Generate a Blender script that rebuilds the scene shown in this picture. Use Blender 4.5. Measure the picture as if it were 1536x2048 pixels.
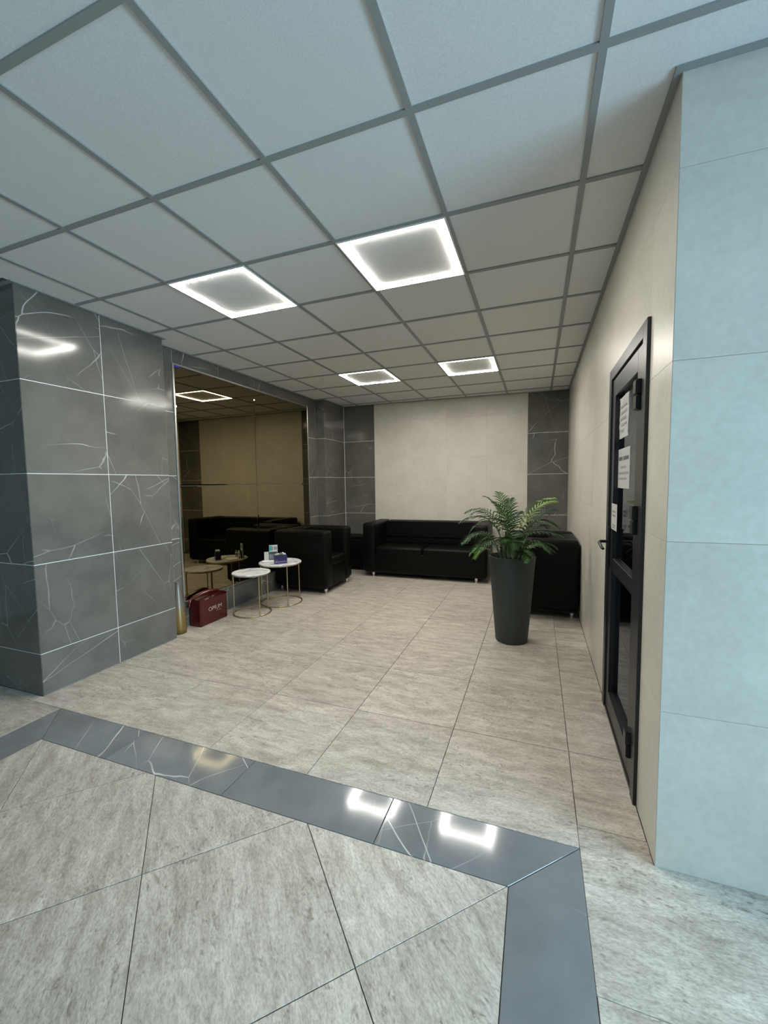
import bpy, bmesh, math, random
from mathutils import Vector, Matrix
random.seed(7)
for o in list(bpy.data.objects): bpy.data.objects.remove(o)
S = bpy.context.scene
COL = S.collection
PI = math.pi

# ------------------------------------------------------------------ camera
H = 2.690                      # ceiling height
cam_d = bpy.data.cameras.new('camera'); cam = bpy.data.objects.new('camera', cam_d); COL.objects.link(cam)
cam_d.sensor_fit = 'VERTICAL'; cam_d.sensor_height = 36.0; cam_d.lens = 821.4 / 2048 * 36.0
cam_d.clip_start = 0.02; cam_d.clip_end = 100
ya, pi_, ro = -0.3573, -0.0720, -0.0142
Fv = Vector((math.sin(ya)*math.cos(pi_), math.cos(ya)*math.cos(pi_), math.sin(pi_)))
Rv = Vector((math.cos(ya), -math.sin(ya), 0)); Uv = Rv.cross(Fv)
R2 = Rv*math.cos(ro) + Uv*math.sin(ro); U2 = -Rv*math.sin(ro) + Uv*math.cos(ro)
M = Matrix((R2, U2, -Fv)).transposed().to_4x4(); M.translation = Vector((-0.1692, -1.4663, H-1.2836))
cam.matrix_world = M
S.camera = cam

# ------------------------------------------------------------------ world, daylight, exposure
S.view_settings.view_transform = 'Standard'; S.view_settings.look = 'None'; S.view_settings.gamma = 1.0
S.view_settings.use_curve_mapping = False
S.view_settings.exposure = 0.0
w = bpy.data.worlds.new('sky'); S.world = w; w.use_nodes = True
w.node_tree.nodes['Background'].inputs[0].default_value = (0.62, 0.80, 1.0, 1)
w.node_tree.nodes['Background'].inputs[1].default_value = 1.0
def area(name, loc, size, rot, power, color):
    l = bpy.data.lights.new(name, 'AREA'); l.shape = 'RECTANGLE'; l.size, l.size_y = size
    l.energy = power; l.color = color
    o = bpy.data.objects.new(name, l); COL.objects.link(o); o.location = loc; o.rotation_euler = rot
    return o
# daylight entering through the glazed entrance on the right (window_1)
area('daylight', (3.40, -1.60, 1.30), (1.9, 2.9), (0, PI/2-math.radians(42), 0), 520, (0.545, 0.815, 1.0))
LED_POWER = 152.0
LED_COL = (1.0, 0.955, 0.875)

# ------------------------------------------------------------------ materials
def mat(name):
    m = bpy.data.materials.new(name); m.use_nodes = True
    nt = m.node_tree; return m, nt, nt.nodes['Principled BSDF']
def simple(name, col, rough=0.5, metal=0.0, spec=0.5, bump=0, bscale=200, coat=0):
    m, nt, b = mat(name)
    b.inputs['Base Color'].default_value = (*col, 1); b.inputs['Roughness'].default_value = rough
    b.inputs['Metallic'].default_value = metal; b.inputs['Specular IOR Level'].default_value = spec
    b.inputs['Coat Weight'].default_value = coat
    tc = nt.nodes.new('ShaderNodeTexCoord'); n = nt.nodes.new('ShaderNodeTexNoise'); n.inputs['Scale'].default_value = bscale
    nt.links.new(tc.outputs['Object'], n.inputs['Vector'])
    mr = nt.nodes.new('ShaderNodeMapRange'); mr.inputs[3].default_value = max(0.02, rough-0.04); mr.inputs[4].default_value = min(1, rough+0.04)
    nt.links.new(n.outputs['Fac'], mr.inputs[0]); 
    if metal < .5 or rough > .1: nt.links.new(mr.outputs[0], b.inputs['Roughness'])
    if bump:
        bp = nt.nodes.new('ShaderNodeBump'); bp.inputs['Strength'].default_value = bump; bp.inputs['Distance'].default_value = 0.002
        nt.links.new(n.outputs['Fac'], bp.inputs['Height']); nt.links.new(bp.outputs[0], b.inputs['Normal'])
    return m
def N(nt, t, **k):
    n = nt.nodes.new(t)
    for a, v in k.items():
        if a.startswith('i_'): n.inputs[a[2:]].default_value = v
        elif a.startswith('n_'): n.inputs[int(a[2:])].default_value = v
        else: setattr(n, a, v)
    return n
def coords(nt, scale=(1,1,1), rot=(0,0,0)):
    """object coordinates pushed by a per-tile random offset"""
    tc = N(nt, 'ShaderNodeTexCoord'); oi = N(nt, 'ShaderNodeObjectInfo')
    cx = N(nt, 'ShaderNodeCombineXYZ')
    for i, k in enumerate((37.0, 91.0, 53.0)):
        mm = N(nt, 'ShaderNodeMath', operation='MULTIPLY', n_1=k); nt.links.new(oi.outputs['Random'], mm.inputs[0]); nt.links.new(mm.outputs[0], cx.inputs[i])
    ad = N(nt, 'ShaderNodeVectorMath', operation='ADD'); nt.links.new(tc.outputs['Object'], ad.inputs[0]); nt.links.new(cx.outputs[0], ad.inputs[1])
    mp = N(nt, 'ShaderNodeMapping'); mp.inputs['Scale'].default_value = scale; mp.inputs['Rotation'].default_value = rot
    nt.links.new(ad.outputs[0], mp.inputs['Vector'])
    return mp.outputs[0], ad.outputs[0], oi
def ramp(nt, src, stops):
    r = N(nt, 'ShaderNodeValToRGB'); e = r.color_ramp.elements
    while len(e) > 1: e.remove(e[-1])
    e[0].position = stops[0][0]; e[0].color = (*stops[0][1], 1)
    for p, c in stops[1:]:
        x = e.new(p); x.color = (*c, 1)
    nt.links.new(src, r.inputs[0]); return r.outputs[0]
def mix(nt, f, a, b, mode='MIX'):
    m = N(nt, 'ShaderNodeMix', data_type='RGBA', blend_type=mode)
    for s, v in ((m.inputs[0], f), (m.inputs[6], a), (m.inputs[7], b)):
        if hasattr(v, 'is_output'): nt.links.new(v, s)
        else: s.default_value = v if isinstance(v, (int, float)) else (*v, 1)
    return m.outputs[2]
def g(v): return (v, v, v)

def marble(name, base, rough, floor=False):
    m, nt, b = mat(name)
    v, raw, oi = coords(nt)
    cl = N(nt, 'ShaderNodeTexNoise', i_Scale=2.2, i_Detail=5.0, i_Roughness=.6); nt.links.new(raw, cl.inputs['Vector'])
    c = mix(nt, ramp(nt, cl.outputs['Fac'], [(.3, g(0)), (.7, g(1))]), [x*.78 for x in base], [x*1.25 for x in base])
    def veins(scale, rot, sc, width, m0, m1, seed):
        mp = N(nt, 'ShaderNodeMapping', vector_type='TEXTURE'); mp.inputs['Scale'].default_value = sc; mp.inputs['Rotation'].default_value = rot; mp.inputs['Location'].default_value = (seed, seed*2, seed*.5)
        nt.links.new(raw, mp.inputs['Vector'])
        dn = N(nt, 'ShaderNodeTexNoise', i_Scale=3.0, i_Detail=3.0, i_Roughness=.55); nt.links.new(mp.outputs[0], dn.inputs['Vector'])
        sb = N(nt, 'ShaderNodeVectorMath', operation='SUBTRACT'); sb.inputs[1].default_value = (.5,.5,.5); nt.links.new(dn.outputs['Color'], sb.inputs[0])
        ml = N(nt, 'ShaderNodeVectorMath', operation='SCALE'); ml.inputs['Scale'].default_value = .10; nt.links.new(sb.outputs[0], ml.inputs[0])
        ad = N(nt, 'ShaderNodeVectorMath', operation='ADD'); nt.links.new(mp.outputs[0], ad.inputs[0]); nt.links.new(ml.outputs[0], ad.inputs[1])
        vo = N(nt, 'ShaderNodeTexVoronoi', feature='DISTANCE_TO_EDGE', i_Scale=scale); nt.links.new(ad.outputs[0], vo.inputs['Vector'])
        ln = N(nt, 'ShaderNodeMapRange', n_1=0.0, n_2=width, n_3=1.0, n_4=0.0); nt.links.new(vo.outputs['Distance'], ln.inputs[0])
        mk = N(nt, 'ShaderNodeTexNoise', i_Scale=3.0, i_Detail=2.0); nt.links.new(mp.outputs[0], mk.inputs['Vector'])
        mr = N(nt, 'ShaderNodeMapRange', n_1=m0, n_2=m1); nt.links.new(mk.outputs['Fac'], mr.inputs[0])
        mu = N(nt, 'ShaderNodeMath', operation='MULTIPLY'); nt.links.new(ln.outputs[0], mu.inputs[0]); nt.links.new(mr.outputs[0], mu.inputs[1])
        return mu.outputs[0]
    r1 = (0, 0.0, .7) if floor else (0.0, 1.15, 0)
    r2 = (0, 0, -.9) if floor else (0.0, -.45, 0)
    sc = (1, 3.2, 1) if floor else (1, 1, 3.2)
    v1 = veins(3.6, r1, sc, .0085, .52, .62, 1.3)
    v2 = veins(4.6, r2, sc, .010, .52, .66, 7.1)
    mx = N(nt, 'ShaderNodeMath', operation='MULTIPLY', n_1=.55); nt.links.new(v2, mx.inputs[0])
    mm = N(nt, 'ShaderNodeMath', operation='MAXIMUM'); nt.links.new(v1, mm.inputs[0]); nt.links.new(mx.outputs[0], mm.inputs[1])
    vf = N(nt, 'ShaderNodeMath', operation='MULTIPLY', n_1=(.95 if floor else .72)); nt.links.new(mm.outputs[0], vf.inputs[0])
    c = mix(nt, vf.outputs[0], c, (.66, .65, .62))
    nt.links.new(c, b.inputs['Base Color'])
    b.inputs['Roughness'].default_value = rough; b.inputs['IOR'].default_value = 1.5
    return m

def travertine(name):
    m, nt, b = mat(name)
    st, raw, oi = coords(nt, (2.4, 9.0, 1.0))
    wv = N(nt, 'ShaderNodeTexNoise', i_Scale=3.0, i_Detail=3.0); nt.links.new(raw, wv.inputs['Vector'])
    sb = N(nt, 'ShaderNodeVectorMath', operation='SUBTRACT'); sb.inputs[1].default_value = (.5,.5,.5); nt.links.new(wv.outputs['Color'], sb.inputs[0])
    ml = N(nt, 'ShaderNodeVectorMath', operation='SCALE'); ml.inputs['Scale'].default_value = .9; nt.links.new(sb.outputs[0], ml.inputs[0])
    ad = N(nt, 'ShaderNodeVectorMath', operation='ADD'); nt.links.new(st, ad.inputs[0]); nt.links.new(ml.outputs[0], ad.inputs[1])
    a = N(nt, 'ShaderNodeTexNoise', i_Scale=2.0, i_Detail=12.0, i_Roughness=.78); nt.links.new(ad.outputs[0], a.inputs['Vector'])
    c = ramp(nt, a.outputs['Fac'], [(.28, (.205,.180,.147)), (.42, (.345,.312,.265)), (.55, (.46,.425,.370)), (.72, (.63,.59,.525))])
    # dark short pits lying along the grain
    st2 = N(nt, 'ShaderNodeMapping'); st2.inputs['Scale'].default_value = (1.0, 2.3, 1.0); nt.links.new(raw, st2.inputs['Vector'])
    ad2 = N(nt, 'ShaderNodeVectorMath', operation='ADD'); nt.links.new(st2.outputs[0], ad2.inputs[0]); ml2 = N(nt, 'ShaderNodeVectorMath', operation='SCALE'); ml2.inputs['Scale'].default_value = .35; nt.links.new(ml.outputs[0], ml2.inputs[0]); nt.links.new(ml2.outputs[0], ad2.inputs[1])
    p = N(nt, 'ShaderNodeTexNoise', i_Scale=24.0, i_Detail=6.0, i_Roughness=.70); nt.links.new(ad2.outputs[0], p.inputs['Vector'])
    pm = N(nt, 'ShaderNodeMapRange', n_1=.555, n_2=.65); nt.links.new(p.outputs['Fac'], pm.inputs[0])
    q = N(nt, 'ShaderNodeTexNoise', i_Scale=2.6, i_Detail=2.0); nt.links.new(raw, q.inputs['Vector'])
    qm = N(nt, 'ShaderNodeMapRange', n_1=.40, n_2=.58); nt.links.new(q.outputs['Fac'], qm.inputs[0])
    mu = N(nt, 'ShaderNodeMath', operation='MULTIPLY'); nt.links.new(pm.outputs[0], mu.inputs[0]); nt.links.new(qm.outputs[0], mu.inputs[1])
    mu2 = N(nt, 'ShaderNodeMath', operation='MULTIPLY', n_1=.80); nt.links.new(mu.outputs[0], mu2.inputs[0])
    c = mix(nt, mu2.outputs[0], c, (.17, .14, .11))
    fn = N(nt, 'ShaderNodeTexNoise', i_Scale=70.0, i_Detail=4.0, i_Roughness=.7); nt.links.new(st2.outputs[0], fn.inputs['Vector'])
    c = mix(nt, .55, c, mix(nt, 1.0, c, ramp(nt, fn.outputs['Fac'], [(.34, g(.50)), (.50, g(.97)), (.66, g(1.30))]), 'MULTIPLY'))
    # per-tile tone
    t = N(nt, 'ShaderNodeMapRange', n_3=.92, n_4=1.06); nt.links.new(oi.outputs['Random'], t.inputs[0])
    hs = N(nt, 'ShaderNodeHueSaturation'); nt.links.new(c, hs.inputs['Color']); nt.links.new(t.outputs[0], hs.inputs['Value'])
    nt.links.new(hs.outputs[0], b.inputs['Base Color'])
    b.inputs['Roughness'].default_value = .42; b.inputs['Specular IOR Level'].default_value = .35
    bp = N(nt, 'ShaderNodeBump', i_Strength=.25, i_Distance=.001); nt.links.new(p.outputs['Fac'], bp.inputs['Height']); nt.links.new(bp.outputs[0], b.inputs['Normal'])
    return m

def cream(name, base, rough=.32):
    m, nt, b = mat(name)
    v, raw, oi = coords(nt)
    a = N(nt, 'ShaderNodeTexNoise', i_Scale=2.5, i_Detail=6.0, i_Roughness=.6); nt.links.new(raw, a.inputs['Vector'])
    c = mix(nt, ramp(nt, a.outputs['Fac'], [(.3, g(0)), (.7, g(1))]), [x*.90 for x in base], [x*1.06 for x in base])
    f = N(nt, 'ShaderNodeTexNoise', i_Scale=40.0, i_Detail=3.0); nt.links.new(raw, f.inputs['Vector'])
    c = mix(nt, .05, c, ramp(nt, f.outputs['Fac'], [(.35, g(.2)), (.65, g(.9))]))
    nt.links.new(c, b.inputs['Base Color'])
    rr = N(nt, 'ShaderNodeMapRange', n_3=rough-.05, n_4=rough+.08); nt.links.new(a.outputs['Fac'], rr.inputs[0]); nt.links.new(rr.outputs[0], b.inputs['Roughness'])
    return m

def ceiling_board():
    m, nt, b = mat('ceiling_board')
    v, raw, oi = coords(nt)
    a = N(nt, 'ShaderNodeTexNoise', i_Scale=160.0, i_Detail=4.0, i_Roughness=.7); nt.links.new(raw, a.inputs['Vector'])
    c = ramp(nt, a.outputs['Fac'], [(.3, (.64,.65,.645)), (.55, (.71,.72,.715)), (.75, (.76,.77,.76))])
    nt.links.new(c, b.inputs['Base Color']); b.inputs['Roughness'].default_value = .95; b.inputs['Specular IOR Level'].default_value = .1
    bp = N(nt, 'ShaderNodeBump', i_Strength=.35, i_Distance=.001); nt.links.new(a.outputs['Fac'], bp.inputs['Height']); nt.links.new(bp.outputs[0], b.inputs['Normal'])
    return m

def emis(name, col, s):
    m = bpy.data.materials.new(name); m.use_nodes = True; nt = m.node_tree; nt.nodes.clear()
    e = N(nt, 'ShaderNodeEmission'); e.inputs[0].default_value = (*col, 1); e.inputs[1].default_value = s
    o = N(nt, 'ShaderNodeOutputMaterial'); nt.links.new(e.outputs[0], o.inputs[0]); return m

M_dark = marble('dark_wall_marble', (.117, .113, .101), .12)
M_band = marble('dark_floor_marble', (.165, .175, .180), .09, True)
M_trav = travertine('travertine_tile')
M_cream = cream('cream_tile', (.60, .578, .505))
M_board = ceiling_board()
M_rail = simple('grey_rail', (.27, .285, .28), .5)
M_grout_d = simple('pale_grout', (.80, .80, .78), .8)
M_grout_f = simple('brown_grout', (.13, .11, .09), .9)
M_grout_c = simple('cream_grout', (.56, .535, .46), .9)
M_plaster = simple('plaster', (.30, .30, .28), .9)
M_alu = simple('brushed_aluminium', (.55, .55, .54), .3, 1.0)
M_chrome = simple('chrome', (.75, .75, .76), .12, 1.0)
M_leather = simple('black_faux_leather', (.0025, .0025, .0022), .44, 0, .15, .25, 350)
M_under = simple('black_underside', (.004, .004, .004), .8)
M_anth = simple('anthracite_frame', (.013, .0145, .017), .36)
M_black = simple('black_plastic', (.008, .009, .011), .35)
M_brass = simple('champagne_metal', (.50, .42, .26), .32, 1.0)
M_led = emis('led_strip', LED_COL, LED_POWER)
M_white_rim = simple('white_rim', (.7, .7, .68), .4)
M_paper = simple('white_paper', (.80, .80, .77), .7)
M_ink = simple('grey_ink', (.10, .10, .11), .8)
M_ink2 = simple('pale_ink', (.30, .30, .32), .8)

def mirror_mat():
    m, nt, b = mat('bronze_mirror')
    b.inputs['Base Color'].default_value = (.25, .21, .125, 1); b.inputs['Metallic'].default_value = 1
    b.inputs['Roughness'].default_value = .012; return m
M_mirror = mirror_mat()
def pane_mat():
    m = bpy.data.materials.new('dark_pane'); m.use_nodes = True; nt = m.node_tree; nt.nodes.clear()
    gl = N(nt, 'ShaderNodeBsdfGlossy'); gl.inputs[0].default_value = (.8,.85,.95,1); gl.inputs[1].default_value = .03
    tr = N(nt, 'ShaderNodeBsdfTransparent'); tr.inputs[0].default_value = (.45,.5,.6,1)
    fr = N(nt, 'ShaderNodeFresnel'); fr.inputs[0].default_value = 1.5
    mx = N(nt, 'ShaderNodeMixShader'); nt.links.new(fr.outputs[0], mx.inputs[0]); nt.links.new(tr.outputs[0], mx.inputs[1]); nt.links.new(gl.outputs[0], mx.inputs[2])
    o = N(nt, 'ShaderNodeOutputMaterial'); nt.links.new(mx.outputs[0], o.inputs[0]); return m
M_pane = pane_mat()
M_clearpane = pane_mat(); M_clearpane.name = 'clear_pane'; M_clearpane.node_tree.nodes['Transparent BSDF'].inputs[0].default_value = (.93,.95,.95,1)
def table_marble():
    m, nt, b = mat('white_table_marble')
    v, raw, oi = coords(nt)
    a = N(nt, 'ShaderNodeTexNoise', i_Scale=7.0, i_Detail=6.0, i_Distortion=1.2); nt.links.new(raw, a.inputs['Vector'])
    c = ramp(nt, a.outputs['Fac'], [(.35, (.36,.38,.40)), (.48, (.62,.64,.65)), (.60, (.80,.80,.79)), (.8, (.85,.85,.84))])
    nt.links.new(c, b.inputs['Base Color']); b.inputs['Roughness'].default_value = .3; return m
M_tmarble = table_marble()

# ------------------------------------------------------------------ mesh helpers
def link(name, me, m, parent=None, loc=(0,0,0), rz=0.0):
    o = bpy.data.objects.new(name, me); COL.objects.link(o)
    if m is not None and len(me.materials) == 0: me.materials.append(m)
    o.location = loc; o.rotation_euler = (0, 0, rz)
    if parent is not None: o.parent = parent
    return o
def bobj(name, bm, m, parent=None, loc=(0,0,0), rz=0.0, smooth=False):
    me = bpy.data.meshes.new(name); bmesh.ops.recalc_face_normals(bm, faces=bm.faces); bm.to_mesh(me); bm.free()
    if smooth:
        for p in me.polygons: p.use_smooth = True
        try: me.set_sharp_from_angle(angle=math.radians(smooth if smooth is not True else 40))
        except Exception: pass
    return link(name, me, m, parent, loc, rz)
def add_box(bm, a, b):
    x0,y0,z0 = a; x1,y1,z1 = b
    vs = [bm.verts.new(v) for v in ((x0,y0,z0),(x1,y0,z0),(x1,y1,z0),(x0,y1,z0),(x0,y0,z1),(x1,y0,z1),(x1,y1,z1),(x0,y1,z1))]
    for f in ((0,3,2,1),(4,5,6,7),(0,1,5,4),(1,2,6,5),(2,3,7,6),(3,0,4,7)): bm.faces.new([vs[i] for i in f])
    return vs
def box(name, a, b, m, parent=None, bev=0, seg=3, loc=(0,0,0), rz=0.0):
    bm = bmesh.new(); add_box(bm, a, b)
    if bev: bmesh.ops.bevel(bm, geom=bm.edges[:], offset=bev, segments=seg, profile=.5, affect='EDGES')
    return bobj(name, bm, m, parent, loc, rz, smooth=50 if bev else False)
def lathe(bm, prof, c=(0,0), n=32, cap=True):
    rings = []
    for r, z in prof:
        if r < 1e-5: rings.append([bm.verts.new((c[0], c[1], z))])
        else: rings.append([bm.verts.new((c[0]+r*math.cos(2*PI*i/n), c[1]+r*math.sin(2*PI*i/n), z)) for i in range(n)])
    for A, B in zip(rings, rings[1:]):
        for i in range(n):
            j = (i+1) % n
            if len(A) == 1 and len(B) == 1: continue
            if len(A) == 1: bm.faces.new((A[0], B[i], B[j]))
            elif len(B) == 1: bm.faces.new((A[i], A[j], B[0]))
            else: bm.faces.new((A[i], A[j], B[j], B[i]))
def lobj(name, prof, m, parent=None, loc=(0,0,0), n=32, smooth=40):
    bm = bmesh.new(); lathe(bm, prof, n=n); return bobj(name, bm, m, parent, loc, smooth=smooth)
def tube(bm, pts, r, n=8, closed=False):
    P = [Vector(p) for p in pts]; rings = []
    rr = r if isinstance(r, (list, tuple)) else [r]*len(P)
    for i, p in enumerate(P):
        if closed: t = P[(i+1) % len(P)] - P[i-1]
        else: t = P[min(i+1, len(P)-1)] - P[max(i-1, 0)]
        t.normalize(); a = Vector((0,0,1)) if abs(t.z) < .9 else Vector((1,0,0))
        u = t.cross(a).normalized(); v = t.cross(u)
        rings.append([bm.verts.new(p + (u*math.cos(2*PI*k/n) + v*math.sin(2*PI*k/n))*rr[i]) for k in range(n)])
    m = len(P)
    for i in range(m if closed else m-1):
        A, B = rings[i], rings[(i+1) % m]
        for k in range(n): bm.faces.new((A[k], A[(k+1) % n], B[(k+1) % n], B[k]))
    if not closed: bm.faces.new(rings[0][::-1]); bm.faces.new(rings[-1])
def tag(o, label=None, cat=None, group=None, kind=None):
    if label: o['label'] = label
    if cat: o['category'] = cat
    if group: o['group'] = group
    if kind: o['kind'] = kind
    return o
def empty(name, loc=(0,0,0), rz=0):
    o = bpy.data.objects.new(name, None); COL.objects.link(o); o.location = loc; o.rotation_euler = (0,0,rz); o.empty_display_size = .1
    return o
def text(name, s, size, m, parent, mat4, extrude=.0006, align='CENTER', bold=0):
    c = bpy.data.curves.new('txt', 'FONT'); c.body = s; c.size = size; c.extrude = extrude; c.align_x = align; c.offset = bold
    c.resolution_u = 3
    t = bpy.data.objects.new('txt', c); COL.objects.link(t)
    dg = bpy.context.evaluated_depsgraph_get(); me = bpy.data.meshes.new_from_object(t.evaluated_get(dg))
    bpy.data.objects.remove(t)
    me.transform(mat4); me.materials.clear()
    return link(name, me, m, parent)

# tile placing: a face is origin (x,y), heading angle of local +x, face normal is local -y
cache = {}
def tile_mesh(w, h, t, m, flat=False, bev=.0012):
    if t < .005: bev = .0003
    k = (round(w,4), round(h,4), round(t,4), m.name, flat)
    if k in cache: return cache[k]
    bm = bmesh.new()
    if flat: add_box(bm, (-w/2,-h/2,-t), (w/2,h/2,0))
    else: add_box(bm, (-w/2,0,-h/2), (w/2,t,h/2))
    if bev:
        if flat: e = [x for x in bm.edges if all(abs(v.co.z) < 1e-6 for v in x.verts)]
        else: e = [x for x in bm.edges if all(abs(v.co.y) < 1e-6 for v in x.verts)]
        bmesh.ops.bevel(bm, geom=e, offset=bev, segments=1, affect='EDGES')
    me = bpy.data.meshes.new('tile'); bm.to_mesh(me); bm.free(); me.materials.append(m); cache[k] = me
    return me
def tile_face(parent, org, ang, us, zs, m, t=.009, gap=.004, skip=None, name='tile', only=None):
    ca, sa = math.cos(ang), math.sin(ang)
    for u0, u1 in zip(us, us[1:]):
        for z0, z1 in zip(zs, zs[1:]):
            rs = [(u0,u1,z0,z1)]
            if skip:
                a,b_,c,d = skip
                if u0 < b_-1e-4 and u1 > a+1e-4 and z0 < d-1e-4 and z1 > c+1e-4:
                    rs = []
                    if z1 > d: rs.append((u0,u1,max(z0,d),z1))
            for (p,q,r_,s) in rs:
                if q-p < .012 or s-r_ < .012: continue
                w, h = q-p-gap, s-r_-gap
                u, z = (p+q)/2, (r_+s)/2
                # mesh: y from 0 to t with the face at local y = 0 -> the face looks to local -y
                link(name, tile_mesh(w, h, t, m), None, parent, (org[0]+ca*u+sa*t, org[1]+sa*u-ca*t, z), ang)

# ------------------------------------------------------------------ floor
XL, XR, YF = -5.5, 2.6, -3.6          # lobby limits outside the picture
fl = box('floor', (XL-.1, YF-.1, -.12), (XR+.1, 5.2, -.0085), M_grout_f); tag(fl, 'pale striated stone-look tile floor with a dark marble band around a diagonal field', None, None, 'structure')
def clip(poly, a, b, c):   # keep a*x+b*y<=c
    out = []
    for i, p in enumerate(poly):
        q = poly[(i+1) % len(poly)]; dp = a*p[0]+b*p[1]-c; dq = a*q[0]+b*q[1]-c
        if dp <= 0: out.append(p)
        if (dp < 0 < dq) or (dq < 0 < dp):
            t = dp/(dp-dq); out.append((p[0]+(q[0]-p[0])*t, p[1]+(q[1]-p[1])*t))
    return out
def inset(poly, d):
    n = len(poly); c = (sum(p[0] for p in poly)/n, sum(p[1] for p in poly)/n); out = poly[:]
    # clip by every edge moved inwards
    A = sum(poly[i][0]*poly[(i+1)%n][1]-poly[(i+1)%n][0]*poly[i][1] for i in range(n))/2
    if abs(A) < .002: return None
    if A < 0: poly = poly[::-1]; out = poly[:]
    for i in range(n):
        p, q = poly[i], poly[(i+1)%n]; ex, ey = q[0]-p[0], q[1]-p[1]; L = math.hypot(ex, ey)
        if L < 1e-6: continue
        nx, ny = ey/L, -ex/L
        out = clip(out, nx, ny, nx*p[0]+ny*p[1]-d)
        if len(out) < 3: return None
    return out
def floor_poly(poly, m, rz=0.0, gap=.0028, name='tile', t=.008):
    p = inset(poly, gap/2)
    if not p: return
    c = (sum(q[0] for q in p)/len(p), sum(q[1] for q in p)/len(p)); ca, sa = math.cos(-rz), math.sin(-rz)
    bm = bmesh.new(); lo = []
    for q in p:
        dx, dy = q[0]-c[0], q[1]-c[1]; lo.append((dx*ca-dy*sa, dx*sa+dy*ca))
    pi2 = inset(lo, .0012) 
    if not pi2 or len(pi2) != len(lo): pi2 = lo; 
    top = [bm.verts.new((x,y,0)) for x,y in pi2]; mid = [bm.verts.new((x,y,-.0012)) for x,y in lo]; bot = [bm.verts.new((x,y,-t)) for x,y in lo]
    # match order
    def near(v): return min(range(len(top)), key=lambda i: (top[i].co.x-v.co.x)**2+(top[i].co.y-v.co.y)**2)
    bm.faces.new(top); n = len(lo)
    for i in range(n):
        j = (i+1) % n
        a, b_ = near(mid[i]), near(mid[j])
        if a != b_:
            try: bm.faces.new((mid[i], mid[j], top[b_], top[a]))
            except ValueError: pass
        bm.faces.new((bot[i], bot[j], mid[j], mid[i]))
    bobj(name, bm, m, fl, (c[0], c[1], 0), rz)
def rect(x0, x1, y0, y1): return [(x0,y0),(x1,y0),(x1,y1),(x0,y1)]
BX0, BX1, BY1, BY0, BW = -3.0, 0.0, .170, -2.75, .247
# field beyond the band, straight 60 cm grid
ys = [.17 + .6*k for k in range(0, 10)]
for i in range(6):
    x0, x1 = -3.6+.6*i, -3.0+.6*i
    for y0, y1 in zip(ys, ys[1:]):
        segs = [(y0, y1)]
        for a, b_ in segs:
            xa = max(x0, -3.42)
            b2 = min(b_, 5.08)
            if b2-a < .05: continue
            # the two piers stand on the floor: stop the tiles at their faces
            if xa < -3.27 and (a < 1.33): a2 = 1.33
            else: a2 = a
            if xa < -3.27 and a < 1.33:
                floor_poly(rect(-3.27, x1, a, min(b2, 1.33)), M_trav)
                if b2 > 1.33: floor_poly(rect(xa, x1, 1.33, b2), M_trav)
            else: floor_poly(rect(xa, x1, a, b2), M_trav)
# narrow run along the right wall
yr = [-.31-.6*5, -.31-.6*4, -.31-.6*3, -.31-.6*2, -.91, -.31, .285, .77] + [.77+.6*k for k in range(1, 8)]
for y0, y1 in zip(yr, yr[1:]):
    y1 = min(y1, 5.08)
    if y1-y0 < .05: continue
    if y0 >= .17: floor_poly(rect(0, .246, y0, y1), M_trav)
    elif y1 < .2: floor_poly(rect(0, .6, y0, y1), M_trav)
    else: floor_poly([(0, y0), (.6, y0), (.6, .182), (.246, .182), (.246, y1), (0, y1)][:3]+[(0, .182)], M_trav, gap=.0); floor_poly(rect(0, .246, .182, y1), M_trav, gap=.0)
for k in range(1, 5):
    for y0, y1 in zip(yr[:7], yr[1:7]): floor_poly(rect(.6*k, min(.6*k+.6, XR), y0, y1 if y1 < .17 else .182), M_trav)
# left of the band and behind the camera
for k in range(4):
    x1 = -3.0-.6*k; x0 = x1-.6
    for j in range(7): 
        y1 = .17-.6*j
        if k == 0 and j == 0:
            floor_poly(rect(x0, x1, y1-.6, y1), M_trav); floor_poly(rect(x0, -3.27, y1, .229), M_trav, gap=.0)
        else: floor_poly(rect(x0, x1, y1-.6, .229 if j == 0 else y1), M_trav)
for k in range(5): floor_poly(rect(-3.0+.6*k, -2.4+.6*k, YF, BY0), M_trav)
# the dark band
def band_piece(x0, x1, y0, y1, diag):
    p = rect(x0, x1, y0, y1)
    for d in diag: p = clip(p, *d)
    floor_poly(p, M_band, 0.0 if (x1-x0) > (y1-y0) or diag else PI/2)
# mitre lines: right corner x - y = BX1 - BY1 ; left corner x + y = BX0 + BY1
mr_, ml_ = BX1-BY1, BX0+BY1
for a, b_ in ((-3.0,-2.25),(-2.25,-1.5),(-1.5,-.753),(-.753,0)):
    dg = []
    if b_ == 0: dg.append((1,-1,mr_))
    if a == -3.0: dg.append((-1,-1,-ml_))
    band_piece(a, b_, BY1-BW, BY1, dg)
for y0, y1 in ((-.70,.17),(-1.45,-.70),(-2.2,-1.45),(-2.75,-2.2)):
    dg = [(-1,1,-mr_)] if y1 == .17 else []
    band_piece(-BW, 0, y0, y1, dg)
    dg = [(1,1,ml_)] if y1 == .17 else []
    band_piece(BX0, BX0+BW, y0, y1, dg)
for a, b_ in ((-2.75,-2.0),(-2.0,-1.25),(-1.25,-.25)): band_piece(a, b_, BY0, BY0+BW, [])
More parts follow.
